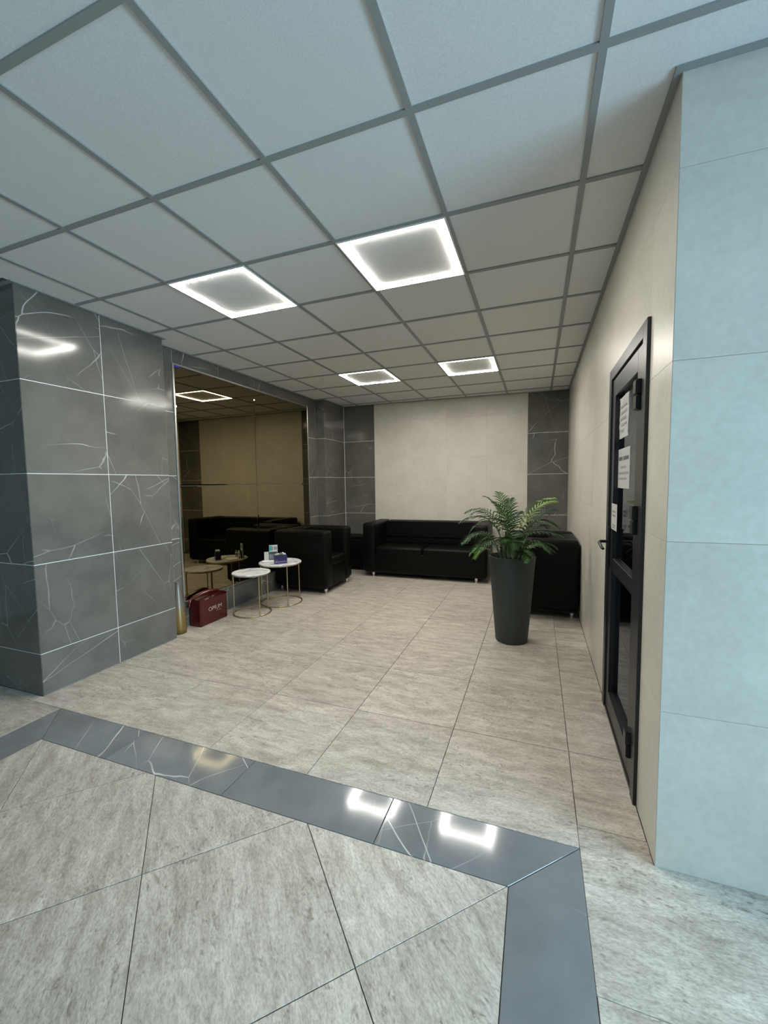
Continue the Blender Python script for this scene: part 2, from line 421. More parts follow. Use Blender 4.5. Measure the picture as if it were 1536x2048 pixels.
# diagonal field
D = .6*math.sqrt(2)
for i in range(-7, 8):
    for j in range(-7, 8):
        # lines x+y = -1.973 + i*D ; x-y = -1.019 + j*D
        s0, s1 = -1.973+i*D, -1.973+(i+1)*D; d0, d1 = -1.022+j*D, -1.022+(j+1)*D
        P = [((s+d)/2, (s-d)/2) for s, d in ((s0,d0),(s0,d1),(s1,d1),(s1,d0))]
        for c in ((1,0,-BW),(-1,0,-(BX0+BW)),(0,1,BY1-BW),(0,-1,-(BY0+BW))): P = clip(P, *c) if len(P) > 2 else P
        if len(P) > 2: floor_poly(P, M_trav, 3*PI/4)

# ------------------------------------------------------------------ walls
ZD = [0, .287, .892, 1.497, 2.100, H+.004]
ZC = [0, .585, 1.190, 1.795, 2.400, H+.004]
def wall(name, a, b, m, label): return tag(box(name, a, b, m), label, None, None, 'structure')
T = .003; TD = .003
# near pier on the left: its side looks into the room (+x), its front towards the lobby (-y)
wl = wall('wall_left_pier', (XL, .231+TD, 0), (-3.27-TD, 1.33, H+.06), M_grout_d, 'dark grey marble tiled pier at the left, nearest the camera')
tile_face(wl, (-3.27-TD, .231), PI/2, [0, .546, 1.099], ZD, M_dark, TD, .0055)       # +x face: local -y = +x when heading is +y
tile_face(wl, (XL, .231+TD), 0, [0.03, .63, 1.23, 1.83, 2.23], ZD, M_dark, TD, .0055)
# recessed wall that carries the mirror
wm = wall('wall_left', (-3.62, 1.33, 0), (-3.42-TD, 5.2, H+.06), M_grout_d, 'recessed dark marble tiled wall behind the mirror')
tile_face(wm, (-3.42-TD, 1.33), PI/2, [0, .235, .84, 1.45, 2.05, 2.655, 2.92], [0, .287], M_dark, TD, .005)
tile_face(wm, (-3.42-TD, 1.33), PI/2, [0, .235], ZD[1:], M_dark, TD, .005)
tile_face(wm, (-3.42-TD, 1.33), PI/2, [2.66, 2.92], ZD[1:], M_dark, TD, .005)
tile_face(wm, (-3.42-TD, 1.33), PI/2, [.235, .84, 1.45, 2.05, 2.66], [2.56, H+.004], M_dark, TD, .005)
# far pier
wf = wall('wall_left_far_pier', (-3.415, 4.25+TD, 0), (-3.27-TD, 5.2, H+.06), M_grout_d, 'dark marble tiled pier in the far left corner')
tile_face(wf, (-3.27-TD, 4.25), PI/2, [0, .69], ZD, M_dark, TD, .005)
tile_face(wf, (-3.42, 4.25+TD), 0, [0, .15], ZD, M_dark, TD, .005)
# back wall, turned a little
BA = math.atan2(5.05-4.94, 3.52); BO = (-3.27, 4.94)
bwm = bmesh.new(); add_box(bwm, (-.1, .0125, 0), (.56, .16, H+.06)); add_box(bwm, (.56, .02, 0), (2.955, .16, H+.06)); add_box(bwm, (2.955, .0125, 0), (3.75, .16, H+.06))
wb = tag(bobj('wall_back', bwm, M_grout_d, None, (BO[0], BO[1], 0), BA), 'back wall with a cream tiled centre between two dark marble strips', None, None, 'structure')
def bface(us, zs, m, off, gap):
    for u0, u1 in zip(us, us[1:]):
        for z0, z1 in zip(zs, zs[1:]):
            t = .02-off if m is M_cream else .0125-off
            link('tile', tile_mesh(u1-u0-gap, z1-z0-gap, t, m), None, wb, ((u0+u1)/2, off, (z0+z1)/2), 0)
bface([0, .548], ZD, M_dark, .010, .005)
bface([2.963, 3.54], ZD, M_dark, .010, .005)
bface([.55, 1.176, 1.757, 2.372, 2.961], ZC, M_cream, 0.0, .0016)
grb = bmesh.new(); add_box(grb, (.551, .0014, 0), (2.960, .0195, H)); bobj('grout_bed', grb, M_grout_c, wb)
# right wall with the door opening
DY0, DY1, DZ = .487, 1.368, 2.035
WX = .247
wrb = bmesh.new()
add_box(wrb, (WX+T, .185+T, 0), (WX+.16, DY0, H+.06)); add_box(wrb, (WX+T, DY1, 0), (WX+.16, 5.3, H+.06)); add_box(wrb, (WX+T, DY0, DZ), (WX+.16, DY1, H+.06))
add_box(wrb, (WX+.16, .185+T, 0), (XR, .30, H+.06))
wr = tag(bobj('wall_right', wrb, M_grout_c), 'cream tiled right wall around the dark door, turning outwards at its near corner', None, None, 'structure')
# heading -y so that local -y looks to -x ; u runs from far to near
Y0w = 5.10
us = [0, .52, 1.12, 1.72, 2.32, 2.92, 3.52, Y0w-DY1, Y0w-DY0, Y0w-.180]
tile_face(wr, (WX+T, Y0w), -PI/2, us, ZC, M_cream, T, .0011, skip=(Y0w-DY1, Y0w-DY0, 0, DZ))
tile_face(wr, (WX+.001, .180+T), 0, [0, .6, 1.2, 1.8, XR-WX], ZC, M_cream, T, .0010)
# room behind the door: plain dark closet
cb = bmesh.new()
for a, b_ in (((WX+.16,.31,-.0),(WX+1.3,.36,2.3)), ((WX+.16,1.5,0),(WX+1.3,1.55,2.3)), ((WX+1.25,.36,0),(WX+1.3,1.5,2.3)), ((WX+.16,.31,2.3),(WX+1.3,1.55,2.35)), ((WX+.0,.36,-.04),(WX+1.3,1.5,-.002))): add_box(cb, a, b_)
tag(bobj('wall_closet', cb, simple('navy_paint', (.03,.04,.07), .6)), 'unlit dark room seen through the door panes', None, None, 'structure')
# lobby shell outside the picture
wall('wall_far_left', (XL-.1, YF, 0), (XL, .24, H+.06), M_plaster, 'plain wall at the left end of the lobby')
wall('wall_front', (XL-.1, YF-.1, 0), (XR+.1, YF, H+.06), M_plaster, 'plain wall behind the camera')
web = bmesh.new()
for a, b_ in (((XR,-3.6,2.12),(XR+.12,.20,H+.06)), ((XR,-3.6,0),(XR+.12,-3.12,2.12)), ((XR,-.08,0),(XR+.12,.30,2.12))): add_box(web, a, b_)
tag(bobj('wall_entrance', web, M_plaster), 'plain wall around the glazed entrance', None, None, 'structure')
wn = bmesh.new()
for y in (-3.12, -2.36, -1.60, -.84, -.13): add_box(wn, (XR+.02, y, 0), (XR+.08, y+.05, 2.12))
add_box(wn, (XR+.02,-3.12,0), (XR+.08,-.08,.06)); add_box(wn, (XR+.02,-3.12,2.07), (XR+.08,-.08,2.12))
w1 = tag(bobj('window_1', wn, M_anth), 'glazed entrance wall letting daylight into the lobby', None, None, 'structure')
for y in (-3.07, -2.31, -1.55, -.79): box('pane', (XR+.045, y, .06), (XR+.051, y+.71 if y < -.8 else y+.66, 2.07), M_clearpane, w1)

# ------------------------------------------------------------------ ceiling
ce = tag(box('ceiling', (XL-.1, YF-.1, H+.06), (XR+.1, 5.3, H+.12), M_plaster), 'suspended ceiling of square white boards in a grey rail grid', None, None, 'structure')
regions = [(-3.27, WX, .235, 1.33), (-3.42, WX, 1.33, 4.25), (-3.27, WX, 4.25, 5.05), (XL, XR, -3.6, .18), (-3.27, WX, .18, .235)]
def cell_piece(x0, x1, y0, y1):
    out = []
    for a, b_, c, d in regions:
        p, q, r_, s = max(x0,a), min(x1,b_), max(y0,c), min(y1,d)
        if q-p > .02 and s-r_ > .002: out.append([p,q,r_,s])
    out.sort(key=lambda t: t[2]); m = []
    for t in out:      # merge strips of one board that share their sides
        if m and abs(m[-1][0]-t[0]) < 1e-6 and abs(m[-1][1]-t[1]) < 1e-6 and abs(m[-1][3]-t[2]) < 1e-6: m[-1][3] = t[3]
        else: m.append(t)
    return m
for i in range(-10, 5):
    for j in range(-6, 9):
        for p, q, r_, s in cell_piece(i*.6, i*.6+.6, j*.6, j*.6+.6):
            if r_ < -2.45 or (q < -4.3): continue
            link('ceiling_board', tile_mesh(q-p, s-r_, .012, M_board, True, 0), None, ce, ((p+q)/2, (r_+s)/2, H+.0185))
# plain lining over the part far behind the camera
cl = bmesh.new(); add_box(cl, (XL, YF, H+.006), (XR, -2.4, H+.0185)); add_box(cl, (XL, -2.4, H+.006), (-4.2, .235, H+.0185)); bobj('lining', cl, M_board, ce)
RW = .0125
def rail(x0, x1, y0, y1): box('ceiling_rail', (x0, y0, H), (x1, y1, H+.0075), M_rail, ce)
for i in range(-7, 5):
    x = i*.6
    if x > -3.2 and x < WX: rail(x-RW, x+RW, -2.4, 5.0)
    elif x < -3.2: rail(x-RW, x+RW, -2.4, .225)
    else: rail(x-RW, x+RW, -2.4, .175)
for j in range(-4, 9):
    y = j*.6
    xa, xb = (-4.2, XR) if y < .15 else (-3.27 if (y < 1.33 or y > 4.25) else -3.42, WX)
    # rails across run between the long ones
    xs = [x for x in [k*.6 for k in range(-8, 5)] if xa < x < xb]
    pts = [xa-RW]+xs+[xb+RW]
    for p, q in zip(pts, pts[1:]):
        if q-p-2*RW > .01: rail(p+RW, q-RW, y-RW, y+RW)
# wall angle around the edge
EW = .022
def edge(x0, x1, y0, y1): box('edge_trim', (x0, y0, H-.0015), (x1, y1, H+.0074), M_rail, ce)
edge(WX-EW, WX, .180, 5.0); edge(WX-EW, XR, .180-EW, .180); edge(-3.27, -3.27+EW, .231, 1.33+EW); edge(XL, -3.27+EW, .231-EW, .231)
edge(-3.42, -3.42+EW, 1.33, 4.25); edge(-3.42, -3.27, 1.33, 1.33+EW); edge(-3.42, -3.27+EW, 4.25-EW, 4.25); edge(-3.27, -3.27+EW, 4.25, 4.93)
bt = bmesh.new(); add_box(bt, (0, -EW, H-.0015), (3.52, 0, H+.0074)); o = bobj('edge_trim', bt, M_rail, ce, (BO[0], BO[1], 0), BA)

# ------------------------------------------------------------------ square led frame lights
def led(cx, cy, label):
    t = empty('ceiling_light', (cx, cy, H)); tag(t, label, 'ceiling light', 'square glowing frame lights in the ceiling')
    a, wd = .2875, .027
    # strips hang a little under the boards: faces below and on both sides give light
    for k in range(4):
        bm = bmesh.new(); vs = [(-a,-a),(a,-a),(a-wd,-a+wd),(-a+wd,-a+wd)]
        lo = [bm.verts.new((x, y, -.0014)) for x, y in vs]; hi = [bm.verts.new((x, y, .0001)) for x, y in vs]
        bm.faces.new(lo[::-1]); bm.faces.new(hi)
        for i in range(4): bm.faces.new((lo[i], lo[(i+1)%4], hi[(i+1)%4], hi[i]))
        bm.faces.remove([f for f in bm.faces if all(v.co.z > -.0005 for v in f.verts)][0])
        me_o = bobj('light_strip', bm, M_led, t); me_o.rotation_euler = (0, 0, k*PI/2)
    bm = bmesh.new()
    for k in range(4):
        c, s = math.cos(k*PI/2), math.sin(k*PI/2)
        q = [(-.2975,-.2975),(.2975,-.2975),(.2885,-.2885),(-.2885,-.2885)]
        vs = [(x*c-y*s, x*s+y*c) for x, y in q]
        lo = [bm.verts.new((x, y, -.0055)) for x, y in vs]; hi = [bm.verts.new((x, y, .004)) for x, y in vs]
        bm.faces.new(lo[::-1]); bm.faces.new(hi)
        for i in range(4): bm.faces.new((lo[i], lo[(i+1)%4], hi[(i+1)%4], hi[i]))
    for k in range(4):
        c, s = math.cos(k*PI/2), math.sin(k*PI/2)
        q = [(-a,-a),(a,-a),(a-wd,-a+wd),(-a+wd,-a+wd)]
        vs = [(x*c-y*s, x*s+y*c) for x, y in q]
        lo = [bm.verts.new((x, y, .0002)) for x, y in vs]; hi = [bm.verts.new((x, y, .0063)) for x, y in vs]
        bm.faces.new(lo[::-1]); bm.faces.new(hi)
        for i in range(4): bm.faces.new((lo[i], lo[(i+1)%4], hi[(i+1)%4], hi[i]))
    bobj('rim', bm, M_white_rim, t)
led(-2.1, .9, 'square glowing frame light in the ceiling, near the left marble pier')
led(-.9, .9, 'square glowing frame light in the ceiling, largest one in the middle of the photo')
led(-2.1, 3.3, 'square glowing frame light in the ceiling, far row, nearer the mirror')
led(-.9, 3.3, 'square glowing frame light in the ceiling, far row, nearer the door wall')

# ------------------------------------------------------------------ mirror
mi = empty('wall_mirror', (-3.42, 2.775, .25)); tag(mi, 'large bronze tinted mirror of four panels set in the recessed marble wall', 'mirror')
my0, my1, mz0, mz1, mys, mzs = 1.575, 3.985, .262, 2.545, 2.750, 1.400
for ya_, yb_ in ((my0, mys), (mys, my1)):
    for za_, zb_ in ((mz0, mzs), (mzs, mz1)):
        bm = bmesh.new(); g_ = .0012; y0, y1, z0, z1 = ya_+g_, yb_-g_, za_+g_, zb_-g_; bv = .012; d = .0016
        A = [bm.verts.new((0, y, z)) for y, z in ((y0,z0),(y1,z0),(y1,z1),(y0,z1))]
        B = [bm.verts.new((.006-d, y, z)) for y, z in ((y0,z0),(y1,z0),(y1,z1),(y0,z1))]
        C = [bm.verts.new((.006, y, z)) for y, z in ((y0+bv,z0+bv),(y1-bv,z0+bv),(y1-bv,z1-bv),(y0+bv,z1-bv))]
        bm.faces.new(C); bm.faces.new(A[::-1])
        for i in range(4):
            j = (i+1) % 4; bm.faces.new((A[i],A[j],B[j],B[i])); bm.faces.new((B[i],B[j],C[j],C[i]))
        o = bobj('mirror_panel', bm, M_mirror, mi, (-3.42-mi.location.x+.0005, -mi.location.y, -mi.location.z))
def mtrim(y0, y1, z0, z1):
    bm = bmesh.new(); add_box(bm, (0, y0, z0), (.013, y1, z1)); bmesh.ops.bevel(bm, geom=bm.edges[:], offset=.002, segments=1, affect='EDGES')
    bobj('metal_trim', bm, M_alu, mi, (-3.4195-mi.location.x, -mi.location.y, -mi.location.z))
mtrim(my0-.018, my0, mz0-.005, mz1+.018); mtrim(my1, my1+.012, mz0-.005, mz1+.018); mtrim(my0, my1, mz1, mz1+.018); mtrim(my0, my1, mz0-.008, mz0)
o = box('blue_film', (.013, 1.577, 2.528), (.0145, 1.64, 2.542), simple('blue_film', (.04,.05,.55), .3), mi, loc=(-3.42-mi.location.x, -mi.location.y, -mi.location.z)); o['label'] = 'scrap of blue protective film'

# ------------------------------------------------------------------ door
dr = tag(empty('door_1', (WX, .93, 0)), 'anthracite glazed door with mid rail, black hinges and notices in the right wall', None, None, 'structure')
def dbox(name, a, b, m, parent=None, bev=.0015):
    p = parent or dr
    org = Vector(dr.location)
    bm = bmesh.new(); add_box(bm, a, b)
    if bev: bmesh.ops.bevel(bm, geom=bm.edges[:], offset=bev, segments=1, affect='EDGES')
    return bobj(name, bm, m, p, -org if p is dr else (0,0,0))
fx0, fx1 = WX-.014, WX+.06
for n_, a, b_ in (('door_frame', (fx0, DY0-.012, 0), (fx1, DY0+.055, DZ+.012)), ('door_frame', (fx0, DY1-.055, 0), (fx1, DY1+.012, DZ+.012)), ('door_frame', (fx0, DY0+.055, DZ-.050), (fx1, DY1-.055, DZ+.012)), ('threshold', (fx0+.004, DY0+.055, 0.0), (fx1, DY1-.055, .018))):
    dbox(n_, a, b_, M_anth)
LY0, LY1, LX0, LX1 = DY0+.100, DY1-.052, WX-.004, WX+.05
leaf = empty('door_leaf', (0,0,0)); leaf.parent = dr; leaf.location = (0,0,0)
lo_ = -Vector(dr.location)
def lbox(name, a, b, m, bev=.002, parent=None):
    bm = bmesh.new(); add_box(bm, a, b)
    if bev: bmesh.ops.bevel(bm, geom=bm.edges[:], offset=bev, segments=1, affect='EDGES')
    return bobj(name, bm, m, leaf, lo_)
sw = .085
dbox('gap_shade', (WX+.012, DY0+.055, .018), (WX+.05, LY0, DZ-.056), M_black)  # black strip added as the shade in the gap between leaf and frame
lbox('stile', (LX0, LY0, .022), (LX1, LY0+sw, DZ-.056), M_anth); lbox('stile', (LX0, LY1-sw, .022), (LX1, LY1, DZ-.056), M_anth)
lbox('top_rail', (LX0, LY0+sw, DZ-.056-.10), (LX1, LY1-sw, DZ-.056), M_anth); lbox('bottom_rail', (LX0, LY0+sw, .022), (LX1, LY1-sw, .135), M_anth)
lbox('mid_rail', (LX0+.006, LY0+sw, .865), (LX1, LY1-sw, .945), M_anth)
GXp = WX+.022
lbox('pane', (GXp, LY0+sw, .135), (GXp+.006, LY1-sw, .865), M_pane, 0); lbox('pane', (GXp, LY0+sw, .945), (GXp+.006, LY1-sw, DZ-.156), M_pane, 0)
for z in (1.70, 1.165, .155):
    bm = bmesh.new(); add_box(bm, (WX-.030, LY0-.030, z), (LX0+.001, LY0+.028, z+.062)); add_box(bm, (WX-.034, LY0-.038, z+.064), (LX0+.001, LY0+.020, z+.125))
    bmesh.ops.bevel(bm, geom=bm.edges[:], offset=.004, segments=2, affect='EDGES')
    bobj('hinge', bm, M_black, leaf, lo_, smooth=40)
# handle on the far stile
bm = bmesh.new(); hy = LY1-.028
add_box(bm, (LX0-.013, hy-.016, .885), (LX0+.001, hy+.016, 1.125)); bmesh.ops.bevel(bm, geom=bm.edges[:], offset=.004, segments=2, affect='EDGES')
tube(bm, [(LX0-.010, hy, 1.035), (LX0-.045, hy, 1.035), (LX0-.054, hy-.004, 1.034), (LX0-.060, hy-.02, 1.030), (LX0-.060, hy-.07, 1.022), (LX0-.058, hy-.115, 1.012), (LX0-.052, hy-.125, 1.008)], [.009,.009,.009,.009,.0085,.008,.007], 10)
o = bobj('door_handle', bm, M_black, leaf, lo_, smooth=40)

# notices taped to the pane
def notice(y0, y1, z0, z1, label, lines, wave=.0, name='paper_notice', skew=0, x=-.0012):
    """sheet on the door glass; lines: list of (z fraction from top, [(start, end), ...], height, ink)"""
    t = empty(name, (GXp, (y0+y1)/2, z0)); tag(t, label, 'notice')
    bm = bmesh.new(); n = 10
    fr = []
    for i in range(n+1):
        for j in range(n+1):
            yy = y0+(y1-y0)*i/n; zz = z0+(z1-z0)*j/n + skew*(i/n-.5)
            xx = x-.0008-wave*(.5+.5*math.sin(i*1.7+j*.9))*abs(math.sin(j*1.3+i*.4))
            fr.append(bm.verts.new((xx, yy-t.location.y, zz-t.location.z)))
    for i in range(n):
        for j in range(n):
            k = i*(n+1)+j; bm.faces.new((fr[k], fr[k+1], fr[k+n+2], fr[k+n+1]))
    r_ = bmesh.ops.solidify(bm, geom=bm.faces[:], thickness=.0004)
    bobj('sheet', bm, M_paper, t)
    bi = bmesh.new(); bj = bmesh.new()
    for f, segs, h, ink in lines:
        for a, b_ in segs:
            # text is read from the room: left edge is at the far (high y) side
            ya_ = y1-(y1-y0)*b_; yb_ = y1-(y1-y0)*a; zz = z1-(z1-z0)*f
            xb = x-.0013-wave
            add_box(bi if ink else bj, (xb-.0001, ya_-t.location.y, zz-h/2-t.location.z), (xb, yb_-t.location.y, zz+h/2-t.location.z))
    if len(bi.verts): bobj('print', bi, M_ink, t)
    if len(bj.verts): bobj('print', bj, M_ink2, t)
    return t
def words(a, b, n, gap=.03):
    out = []; x = a; rnd = [random.uniform(.6, 1.4) for _ in range(n)]; s = sum(rnd); L = (b-a)-gap*(n-1)
    for r_ in rnd: out.append((x, x+L*r_/s)); x += L*r_/s+gap
    return out
def letters(a, b, n):      # one word as a run of small marks
    w_ = (b-a)/n; return [(a+k*w_, a+(k+.72)*w_) for k in range(n)]
notice(.977, 1.218, 1.631, 1.856, 'crumpled white notice with blotchy lines, topmost on the door glass',
       [(.24, letters(.15,.80,7), .013, False), (.38, letters(.2,.9,8), .014, False), (.53, letters(.15,.75,6), .015, False), (.68, letters(.2,.85,7), .013, False), (.82, letters(.15,.5,4), .011, False)], .0035)
notice(.919, 1.233, 1.356, 1.573, 'white printed notice with a bold heading, middle of the door glass',
       [(.25, letters(.08,.42,5)+letters(.48,.93,6), .020, True), (.47, letters(.25,.75,7), .013, False), (.62, letters(.08,.95,13), .013, False), (.76, letters(.1,.8,10), .012, False)], .0006)
notice(1.075, 1.250, 1.118, 1.267, 'small white sheet with two pale lines, lowest on the door beside the handle',
       [(.30, letters(.2,.8,6), .012, False), (.45, letters(.2,.8,6), .012, False), (.82, letters(.25,.75,6), .008, False), (.90, letters(.3,.7,4), .007, False)], .0006, x=-.0268)

# ------------------------------------------------------------------ black cube sofas
def softbox(name, a, b, bev, m, parent, puff=0.0, seg=4):
    bm = bmesh.new(); add_box(bm, a, b)
    bmesh.ops.subdivide_edges(bm, edges=bm.edges[:], cuts=5, use_grid_fill=True)
    c = (Vector(a)+Vector(b))/2; h = (Vector(b)-Vector(a))/2
    for v in bm.verts:      # soft rounding: pull every vertex towards a box with rounded edges
        p = v.co-c; q = Vector((max(-h.x+bev, min(h.x-bev, p.x)), max(-h.y+bev, min(h.y-bev, p.y)), max(-h.z+bev, min(h.z-bev, p.z))))
        d = p-q
        if d.length > 1e-6 and (abs(d.x) > 1e-6)+(abs(d.y) > 1e-6)+(abs(d.z) > 1e-6) > 1: d = d.normalized()*bev
        v.co = c+q+d
        if puff:
            u, w_, z_ = p.x/h.x, p.y/h.y, p.z/h.z
            if abs(z_) > .98 : v.co.z += puff*(1-u*u)*(1-w_*w_)*(1 if z_ > 0 else -1)
            if abs(w_) > .98 : v.co.y += puff*.5*(1-u*u)*(1-z_*z_)*(1 if w_ > 0 else -1)
    return bobj(name, bm, m, parent, smooth=60)
def softbox2(name, a, b, bev, m, parent, puff=0.0):
    """rounded box with proper bevel and a puffed grid"""
    bm = bmesh.new(); add_box(bm, a, b)
    bmesh.ops.bevel(bm, geom=bm.edges[:], offset=bev, segments=5, profile=.5, affect='EDGES')
    return bobj(name, bm, m, parent, smooth=70)
def leg(x, y, parent):
    bm = bmesh.new(); lathe(bm, [(0,0),(.020,0),(.021,.003),(.020,.014),(.014,.018),(.014,.022),(.021,.028),(.022,.060),(.022,.100),(0,.100)], (x, y), 20)
    bobj('leg', bm, M_chrome, parent, smooth=40)
def cube_seat(name, W, D_, loc, rz, label, cat, ncush=1, Ht=.805, arm=.195, back=.20, group=None, li=.085):
    """front looks to local -y, origin on the floor in the middle"""
    t = empty(name, loc, rz); tag(t, label, cat, group)
    zb = .085
    softbox2('base', (-W/2+arm*.5, -D_/2+.012, zb), (W/2-arm*.5, D_/2-.02, .36), .012, M_leather, t)
    for s in (-1, 1):
        x0, x1 = sorted((s*W/2, s*(W/2-arm)))
        softbox2('armrest', (x0, -D_/2, zb-.005), (x1, D_/2, Ht), .038, M_leather, t)
    softbox2('backrest', (-W/2+arm-.004, D_/2-back, zb), (W/2-arm+.004, D_/2, Ht-.006), .030, M_leather, t)
    sx = (W-2*arm)/ncush
    for k in range(ncush):
        a = -W/2+arm+k*sx
        bm = bmesh.new(); add_box(bm, (a+.002, -D_/2+.004, .335), (a+sx-.002, D_/2-back-.01, .455))
        bmesh.ops.bevel(bm, geom=bm.edges[:], offset=.034, segments=5, profile=.5, affect='EDGES')
        cx, cy = a+sx/2, (-D_/2+D_/2-back)/2
        bobj('seat_cushion', bm, M_leather, t, smooth=70)
        bm = bmesh.new(); add_box(bm, (a+.006, D_/2-back-.085, .452), (a+sx-.006, D_/2-back+.01, Ht-.04))
        if ncush == 1 or k == 0:
            pass
        bm.free()
    # one long back pad with a horizontal seam below it
    bm = bmesh.new(); add_box(bm, (-W/2+arm+.004, D_/2-back-.075, .535), (W/2-arm-.004, D_/2-back+.03, Ht-.012))
    bmesh.ops.bevel(bm, geom=bm.edges[:], offset=.026, segments=4, affect='EDGES'); bobj('back_pad', bm, M_leather, t, smooth=70)
    bm = bmesh.new(); add_box(bm, (-W/2+arm+.004, D_/2-back-.060, .448), (W/2-arm-.004, D_/2-back+.03, .534))
    bmesh.ops.bevel(bm, geom=bm.edges[:], offset=.016, segments=3, affect='EDGES'); bobj('lumbar_roll', bm, M_leather, t, smooth=70)
    bm = bmesh.new(); add_box(bm, (-W/2+.03, -D_/2+.03, zb-.018), (W/2-.03, D_/2-.03, zb+.002)); bobj('underside', bm, M_under, t)
    for sx_ in (-1, 1):
        for sy in (-1, 1): leg(sx_*(W/2-li), sy*(D_/2-.055), t)
    return t
cube_seat('sofa', 1.83, .76, (-1.707, 4.535, 0), math.radians(.6), 'black faux leather two seat sofa on chrome legs against the cream back wall', 'sofa', 2, li=.155)
cube_seat('armchair', .775, .765, (-3.015, 3.418, 0), PI/2, 'black cube armchair standing in front of the mirror beside the marble tables', 'armchair')
cube_seat('armchair', .85, .76, (-.150, 3.375, 0), -PI/2, 'black cube armchair against the right wall behind the planter', 'armchair')
pf = empty('pouf', (-2.96, 4.70, 0)); tag(pf, 'low black upholstered cube pouf in the far left corner between sofa and armchair', 'pouf')
softbox2('body', (-.22, -.17, .012), (.22, .17, .50), .015, M_leather, pf)
softbox2('cushion_top', (-.222, -.172, .503), (.222, .172, .548), .016, M_leather, pf)
for a in (-1, 1):
    for b_ in (-1, 1):
        box('foot', (a*.19-.015, b_*.14-.015, 0), (a*.19+.015, b_*.14+.015, .014), M_black, pf)

# ------------------------------------------------------------------ side tables
def table(cx, cy, zt, r, label, legs):
    t = empty('side_table', (cx, cy, 0)); tag(t, label, 'side table', 'round marble topped wire side tables')
    lobj('tabletop', [(0, zt-.014), (r-.004, zt-.014), (r-.001, zt-.011), (r, zt-.004), (r-.003, zt), (0, zt)], M_tmarble, t, n=64)
    lobj('top_rim', [(r-.02, zt-.024), (r-.006, zt-.024), (r-.002, zt-.022), (r-.002, zt-.0142), (r-.02, zt-.0142), (r-.02, zt-.024)], M_brass, t, n=64)
    rb = r-.006
    bm = bmesh.new(); tube(bm, [(rb*math.cos(2*PI*i/64), rb*math.sin(2*PI*i/64), .007) for i in range(64)], .0065, 8, True); bobj('base_ring', bm, M_brass, t, smooth=60)
    for a in legs:
        x, y = rb*math.cos(a), rb*math.sin(a)
        bm = bmesh.new(); tube(bm, [(x, y, .006), (x, y, zt-.018)], .0065, 10); bobj('leg', bm, M_brass, t, smooth=60)
    return t
ta = table(-3.085, 2.172, .455, .203, 'small round marble topped table on thin brass legs, the lower one by the red bag', [math.radians(a) for a in (205, 330, 70)])
tb = table(-3.022, 2.624, .485, .247, 'larger round marble topped table holding the napkin box and cards', [math.radians(a) for a in (195, 322, 60)])
ZT = .485

# napkin box on the larger table
purple = simple('purple_card', (.013, .006, .070), .4)
lav = simple('lavender_print', (.34, .28, .55), .5)
ang = math.atan2(2.559-2.462, -2.874+2.981)
nb = empty('napkin_box', (-2.955, 2.535, ZT), ang); tag(nb, 'purple cardboard napkin box with white lettering on the larger marble table', 'box')
bm = bmesh.new(); add_box(bm, (-.072, -.032, 0), (.072, .032, .100))
for v in bm.verts:
    if v.co.z > .05: v.co.y *= .92
bmesh.ops.bevel(bm, geom=bm.edges[:], offset=.0015, segments=1, affect='EDGES'); bobj('carton', bm, purple, nb)
RX = Matrix.Rotation(PI/2, 4, 'X')
text('lettering', 'MARRION', .0285, lav, nb, Matrix.Translation((0, -.0330, .014)) @ RX, .0005, 'CENTER', .0001)
text('small_lettering', 'THE', .013, lav, nb, Matrix.Translation((-.048, -.0328, .041)) @ RX, .0005, 'CENTER')
bm = bmesh.new()
for k in range(4):
    z = .100+k*.0035
    vs = [(-.062, -.022), (.058, -.020), (.060, .022), (-.060, .020)]
    n = 8
    A = [[bm.verts.new((vs[0][0]+(vs[1][0]-vs[0][0])*i/n, -.022+.044*j/3, z+.006*math.sin(i*1.1+k)*math.sin(j+k*.7)+.008*(1 if 2 < i < 6 else 0)*(k/3))) for j in range(4)] for i in range(n+1)]
    for i in range(n):
        for j in range(3): bm.faces.new((A[i][j], A[i+1][j], A[i+1][j+1], A[i][j+1]))
bmesh.ops.solidify(bm, geom=bm.faces[:], thickness=.0015)
bobj('napkins', bm, simple('white_tissue', (.85,.85,.80), .8), nb, smooth=60)
# white saucer with folded papers
pp = empty('paper_stack', (-3.135, 2.565, ZT), math.radians(20)); tag(pp, 'flat stack of white papers behind the purple napkin box', 'papers')
for k in range(3):
    box('sheet', (-.075, -.05, .001+k*.004), (.075, .05, .0045+k*.004), M_paper, pp, rz=math.radians((-8, 5, 14)[k]))
# white upright card
cd = empty('table_card', (-3.212, 2.620, ZT), math.radians(40)); tag(cd, 'white folded card standing at the left of the larger marble table', 'card')
bm = bmesh.new()
for s in (-1, 1):
    vs = [bm.verts.new(p) for p in ((-.026, s*.018, 0), (.026, s*.018, 0), (.026, s*.001, .108), (-.026, s*.001, .108))]; bm.faces.new(vs)
bmesh.ops.solidify(bm, geom=bm.faces[:], thickness=.0008); bobj('card', bm, M_paper, cd)
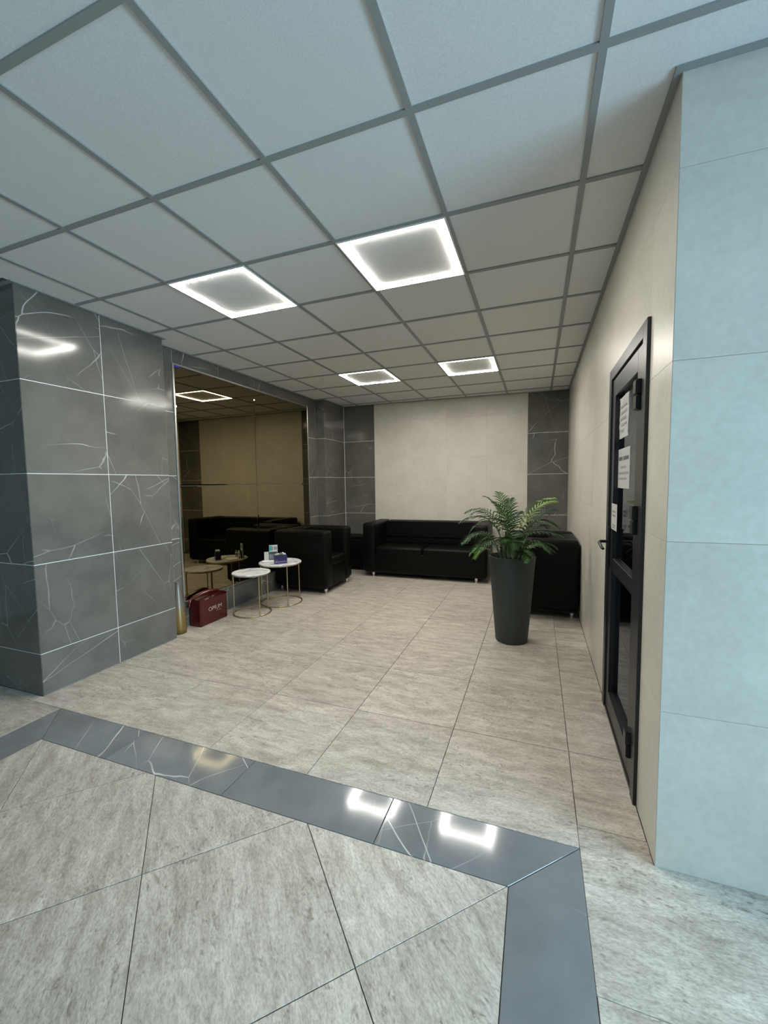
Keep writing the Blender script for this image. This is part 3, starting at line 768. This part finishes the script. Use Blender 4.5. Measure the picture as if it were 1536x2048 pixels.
# acrylic leaflet holder with printed leaflet
hd = empty('leaflet_holder', (-3.178, 2.712, ZT), math.radians(38)); tag(hd, 'small clear leaflet holder with teal and white leaflets, tallest thing on the larger marble table', 'leaflet holder')
clear = pane_mat(); clear.name = 'clear_acrylic'; clear.node_tree.nodes['Transparent BSDF'].inputs[0].default_value = (.93,.96,.96,1)
box('holder', (-.055, -.014, .0), (.055, -.012, .085), clear, hd); box('holder_back', (-.055, .010, 0), (.055, .012, .150), clear, hd); box('holder_base', (-.055, -.05, 0), (.055, .012, .003), clear, hd)
box('leaflet', (-.050, -.004, .004), (.050, .006, .178), simple('leaflet_white', (.62,.66,.68), .4), hd)
box('leaflet_panel', (-.050, -.0055, .110), (-.022, -.0042, .172), simple('leaflet_teal', (.05,.42,.38), .4), hd)
box('leaflet_panel', (-.018, -.0055, .115), (-.008, -.0042, .165), M_ink, hd); box('leaflet_panel', (.004, -.0055, .120), (.044, -.0042, .160), M_ink2, hd); box('leaflet_panel', (-.048, -.0055, .070), (.046, -.0042, .098), M_ink, hd)
# little jar
jr = empty('glass_jar', (-3.075, 2.745, ZT)); tag(jr, 'small pale jar with dark band next to the leaflet holder', 'jar')
lobj('jar_body', [(0,0),(.024,0),(.027,.004),(.027,.055),(.022,.066),(0,.066)], simple('cream_jar', (.55,.53,.40), .25), jr, n=24)
lobj('jar_band', [(.0272,.030),(.0278,.030),(.0278,.050),(.0272,.050)], M_ink, jr, n=24)
lobj('lid', [(0,.066),(.022,.066),(.024,.068),(.024,.088),(.021,.091),(0,.091)], M_chrome, jr, n=24)

# ------------------------------------------------------------------ red box bag
red = simple('dark_red_patent', (.060, .004, .004), .25, 0, .45, .05, 60, .2)
bg = empty('red_bag', (-3.337, 1.800, 0)); tag(bg, 'glossy dark red box bag with white lettering on the floor beneath the mirror', 'bag')
bm = bmesh.new(); add_box(bm, (-.072, -.187, 0), (.072, .187, .262)); bmesh.ops.bevel(bm, geom=bm.edges[:], offset=.007, segments=3, affect='EDGES'); bobj('body', bm, red, bg, smooth=50)
bm = bmesh.new(); nx, ny = 8, 14       # domed wrinkled lid
G_ = [[bm.verts.new((-.074+.148*i/nx, -.189+.378*j/ny, .258+.038*(math.sin(PI*i/nx)**.5 if 0 < i < nx else 0)*(math.sin(PI*(j+.6)/(ny+1.2))**.35)+.003*math.sin(j*1.9+i*.8))) for j in range(ny+1)] for i in range(nx+1)]
for i in range(nx):
    for j in range(ny): bm.faces.new((G_[i][j], G_[i+1][j], G_[i+1][j+1], G_[i][j+1]))
bmesh.ops.solidify(bm, geom=bm.faces[:], thickness=.006); bobj('lid', bm, red, bg, smooth=80)
bm = bmesh.new(); pts = [(-.01, .14, .292), (-.018, .08, .305), (-.025, .01, .306), (-.03, -.07, .300), (-.034, -.14, .285), (-.036, -.195, .262), (-.036, -.222, .232), (-.036, -.225, .20)]
tube(bm, pts, [.012,.017,.020,.020,.018,.016,.014,.012], 12)
for v in bm.verts: v.co.x = -.025+(v.co.x+.025)*1.5
bobj('handle', bm, red, bg, smooth=60)
RZX = Matrix.Rotation(PI/2, 4, 'Z') @ Matrix.Rotation(PI/2, 4, 'X')
pale = simple('pale_print', (.55, .42, .40), .5)
text('lettering', 'OPIUM', .062, pale, bg, Matrix.Translation((.0722, .014, .128)) @ RZX, .0006, 'CENTER', -.0008)
bm = bmesh.new()
for k, (a, b_) in enumerate(((.030,.038),(.041,.052),(.060,.068),(.071,.079),(.082,.094))): add_box(bm, (.0715, a, .108), (.0728, b_, .116))
bobj('small_lettering', bm, simple('dull_print', (.28,.13,.12), .5), bg)

# ------------------------------------------------------------------ vase
def vase_mat():
    m, nt, b = mat('silver_gold_vase')
    tc = N(nt, 'ShaderNodeTexCoord'); sp = N(nt, 'ShaderNodeSeparateXYZ'); nt.links.new(tc.outputs['Object'], sp.inputs[0])
    c = ramp(nt, sp.outputs['Z'], [(.0, (.11,.07,.02)), (.05, (.26,.17,.05)), (.20, (.28,.21,.10)), (.29, (.25,.225,.195)), (.50, (.28,.255,.225))])
    nt.links.new(c, b.inputs['Base Color']); b.inputs['Roughness'].default_value = .36; b.inputs['Metallic'].default_value = .6; return m
vs = tag(lobj('vase', [(0,0),(.054,0),(.060,.006),(.062,.03),(.062,.09),(.057,.16),(.044,.27),(.030,.37),(.0205,.44),(.018,.475),(.022,.488),(.023,.492),(.019,.492),(.014,.47),(.014,.44),(0,.43)], vase_mat(), None, (-3.352, 1.440, 0), n=40), 'tall slim silver and gold vase on the floor behind the marble pier edge', 'vase')

# ------------------------------------------------------------------ planter and palm
M_pot = simple('dark_green_pot', (.036, .046, .043), .55, 0, .35, .15, 60)
PX, PY = -.368, 2.245
pl = empty('planter', (PX, PY, 0)); tag(pl, 'tall tapered dark green grey planter on the tile floor before the right armchair', 'planter')
lobj('pot', [(0,0),(.124,0),(.132,.004),(.137,.018),(.152,.20),(.172,.45),(.190,.68),(.196,.735),(.197,.748),(.194,.754),(.186,.755),(.183,.748),(.178,.70),(.176,.67)], M_pot, pl, n=64)
lobj('soil', [(.1765,.66),(.1765,.672),(.12,.682),(.05,.690),(0,.692)], simple('dark_soil', (.020,.014,.010), .95, 0, .1, 1.0, 60), pl, n=40)
def leaf_mat(name, c1, c2):
    m, nt, b = mat(name); v, raw, oi = coords(nt)
    a = N(nt, 'ShaderNodeTexNoise', i_Scale=9.0, i_Detail=3.0); nt.links.new(raw, a.inputs['Vector'])
    nt.links.new(mix(nt, ramp(nt, a.outputs['Fac'], [(.35,g(0)),(.65,g(1))]), c1, c2), b.inputs['Base Color'])
    b.inputs['Roughness'].default_value = .55; b.inputs['Specular IOR Level'].default_value = .3; b.inputs['Subsurface Weight'].default_value = 0
    return m
M_leaf = [leaf_mat('palm_shaded', (.016,.045,.018), (.028,.075,.024)), leaf_mat('palm_mid', (.035,.105,.024), (.060,.150,.032)), leaf_mat('palm_lit', (.105,.215,.024), (.16,.28,.035))]  # greens carry painted light: brighter for lit fronds, darker for shaded ones
M_stem = simple('palm_stem', (.09, .13, .05), .5)
palm = empty('palm', (PX, PY, .69)); tag(palm, 'feathery green parlour palm growing in the tall planter', 'plant')
def bez(p0, p1, p2, p3, t): return p0*(1-t)**3+p1*3*t*(1-t)**2+p2*3*t*t*(1-t)+p3*t**3
def frond(p0, p1, p2, p3, ln, mi_, seed, start=.34, npair=13):
    rnd = random.Random(seed); P = [Vector(p)-Vector(palm.location) for p in (p0,p1,p2,p3)]
    pts = [bez(*P, i/24) for i in range(25)]
    bm = bmesh.new(); tube(bm, pts, [.0042*(1-i/27) for i in range(25)], 5)
    so = bobj('frond_stem', bm, M_stem, palm, smooth=60)
    bm = bmesh.new()
    for k in range(npair*2):
        t = start+(1-start)*(k//2+.5*(k%2)*.4)/npair
        t = min(t, .995)
        c = bez(*P, t); d = (bez(*P, min(1, t+.02))-bez(*P, t-.02)).normalized()
        side = d.cross(Vector((0,0,1)))
        if side.length < .15: side = Vector((1,0,0))
        side.normalize(); side *= (1 if k % 2 else -1)
        up = side.cross(d).normalized(); up = up if up.z > 0 else -up
        f = (t-start)/(1-start); L = ln*(math.sin(PI*min(1, .22+f*.74))**.7)*rnd.uniform(.85, 1.12)
        fw = .55+.6*f
        dr = (side*(1.0-.25*f)+d*fw+up*.25).normalized(); wd = .0048+.0018*rnd.random()
        n = 4; prev = None; q = c.copy(); dd = dr.copy()
        for s in range(n+1):
            w_ = wd*(.45, 1.0, .95, .6, .04)[s]
            nrm = dd.cross(d).normalized() if dd.cross(d).length > 1e-3 else up
            wv = dd.cross(nrm).normalized()
            a = bm.verts.new(q+wv*w_); m_ = bm.verts.new(q-nrm*w_*.35*(1 if nrm.z > 0 else -1)); b_ = bm.verts.new(q-wv*w_)
            if prev: bm.faces.new((prev[0], prev[1], m_, a)); bm.faces.new((prev[1], prev[2], b_, m_))
            prev = (a, m_, b_); q = q+dd*(L/n); dd = (dd+Vector((0,0,-.20-.16*rnd.random()))+d*.06).normalized()
    me = bpy.data.meshes.new('leaflets'); bm.to_mesh(me); bm.free()
    for p in me.polygons: p.use_smooth = True
    o = link('leaflets', me, M_leaf[mi_], so)
    return so
def at(px, pz, dy=0): return (px, PY+dy, pz)
FR = [ # base, ctrl, ctrl, tip, leaflet length
 ((-.42,2.24,.69), (-.44,2.25,1.00), (-.47,2.25,1.22), (-.60,2.20,1.27), .125, 1),
 ((-.43,2.22,.69), (-.46,2.20,1.05), (-.55,2.15,1.17), (-.80,2.06,1.05), .135, 0),
 ((-.42,2.26,.69), (-.45,2.35,1.10), (-.60,2.45,1.22), (-.82,2.50,1.10), .13, 0),
 ((-.44,2.20,.69), (-.50,2.12,.98), (-.62,2.02,1.04), (-.76,1.92,.88), .13, 0),
 ((-.40,2.20,.69), (-.43,2.10,.92), (-.52,1.98,.98), (-.60,1.86,.84), .12, 0),
 ((-.45,2.26,.69), (-.52,2.35,.95), (-.66,2.40,1.00), (-.80,2.42,.84), .12, 0),
 ((-.40,2.28,.69), (-.41,2.32,1.05), (-.45,2.38,1.22), (-.50,2.45,1.30), .11, 1),
 ((-.46,2.22,.69), (-.56,2.18,.86), (-.62,2.12,.86), (-.67,2.06,.74), .09, 2),
 ((-.34,2.24,.69), (-.33,2.24,1.02), (-.26,2.22,1.24), (-.03,2.16,1.26), .15, 2),
 ((-.33,2.26,.69), (-.30,2.30,1.05), (-.20,2.38,1.22), (-.02,2.46,1.22), .14, 2),
 ((-.33,2.22,.69), (-.30,2.16,1.02), (-.20,2.08,1.16), (-.02,2.00,1.03), .125, 0),
 ((-.32,2.26,.69), (-.26,2.34,1.00), (-.14,2.42,1.12), (.02,2.44,.98), .12, 0),
 ((-.31,2.22,.69), (-.26,2.15,.90), (-.17,2.08,.96), (-.07,2.00,.84), .11, 0),
 ((-.34,2.28,.69), (-.36,2.36,1.06), (-.43,2.42,1.18), (-.40,2.48,1.24), .10, 0),
 ((-.37,2.18,.69), (-.36,2.08,.90), (-.35,1.98,.95), (-.33,1.90,.86), .10, 0),
 ((-.34,2.20,.69), (-.31,2.10,.84), (-.25,2.04,.88), (-.19,1.98,.80), .08, 0),
 ((-.38,2.22,.69), (-.38,2.16,.88), (-.41,2.08,.97), (-.42,1.98,.90), .12, 1),
 ((-.30,2.27,.69), (-.22,2.34,.85), (-.12,2.40,.90), (.0,2.42,.80), .11, 0),
 ((-.35,2.24,.69), (-.37,2.20,1.00), (-.40,2.12,1.18), (-.52,2.04,1.24), .10, 1),
 ((-.38,2.30,.69), (-.37,2.42,.92), (-.34,2.52,.98), (-.30,2.60,.84), .11, 0),
 ((-.36,2.22,.69), (-.33,2.18,.82), (-.29,2.12,.86), (-.30,2.02,.80), .09, 0),
]
jr_ = random.Random(5)
for i, (a, b_, c, d, L, mi_) in enumerate(FR):
    frond(a, b_, c, d, L, mi_, i+3)
    if i not in (0, 7, 8):
        f = jr_.uniform(.80, .95); q = lambda p, s_: tuple((p[k]-a[k])*f+a[k]+jr_.uniform(-s_, s_) for k in range(3))
        frond(tuple(a[k]+(.015*jr_.uniform(-1, 1) if k < 2 else 0) for k in range(3)), q(b_, .03), q(c, .06), q(d, .10), L*.95, jr_.choice((0, 0, 1, mi_)), i+60)
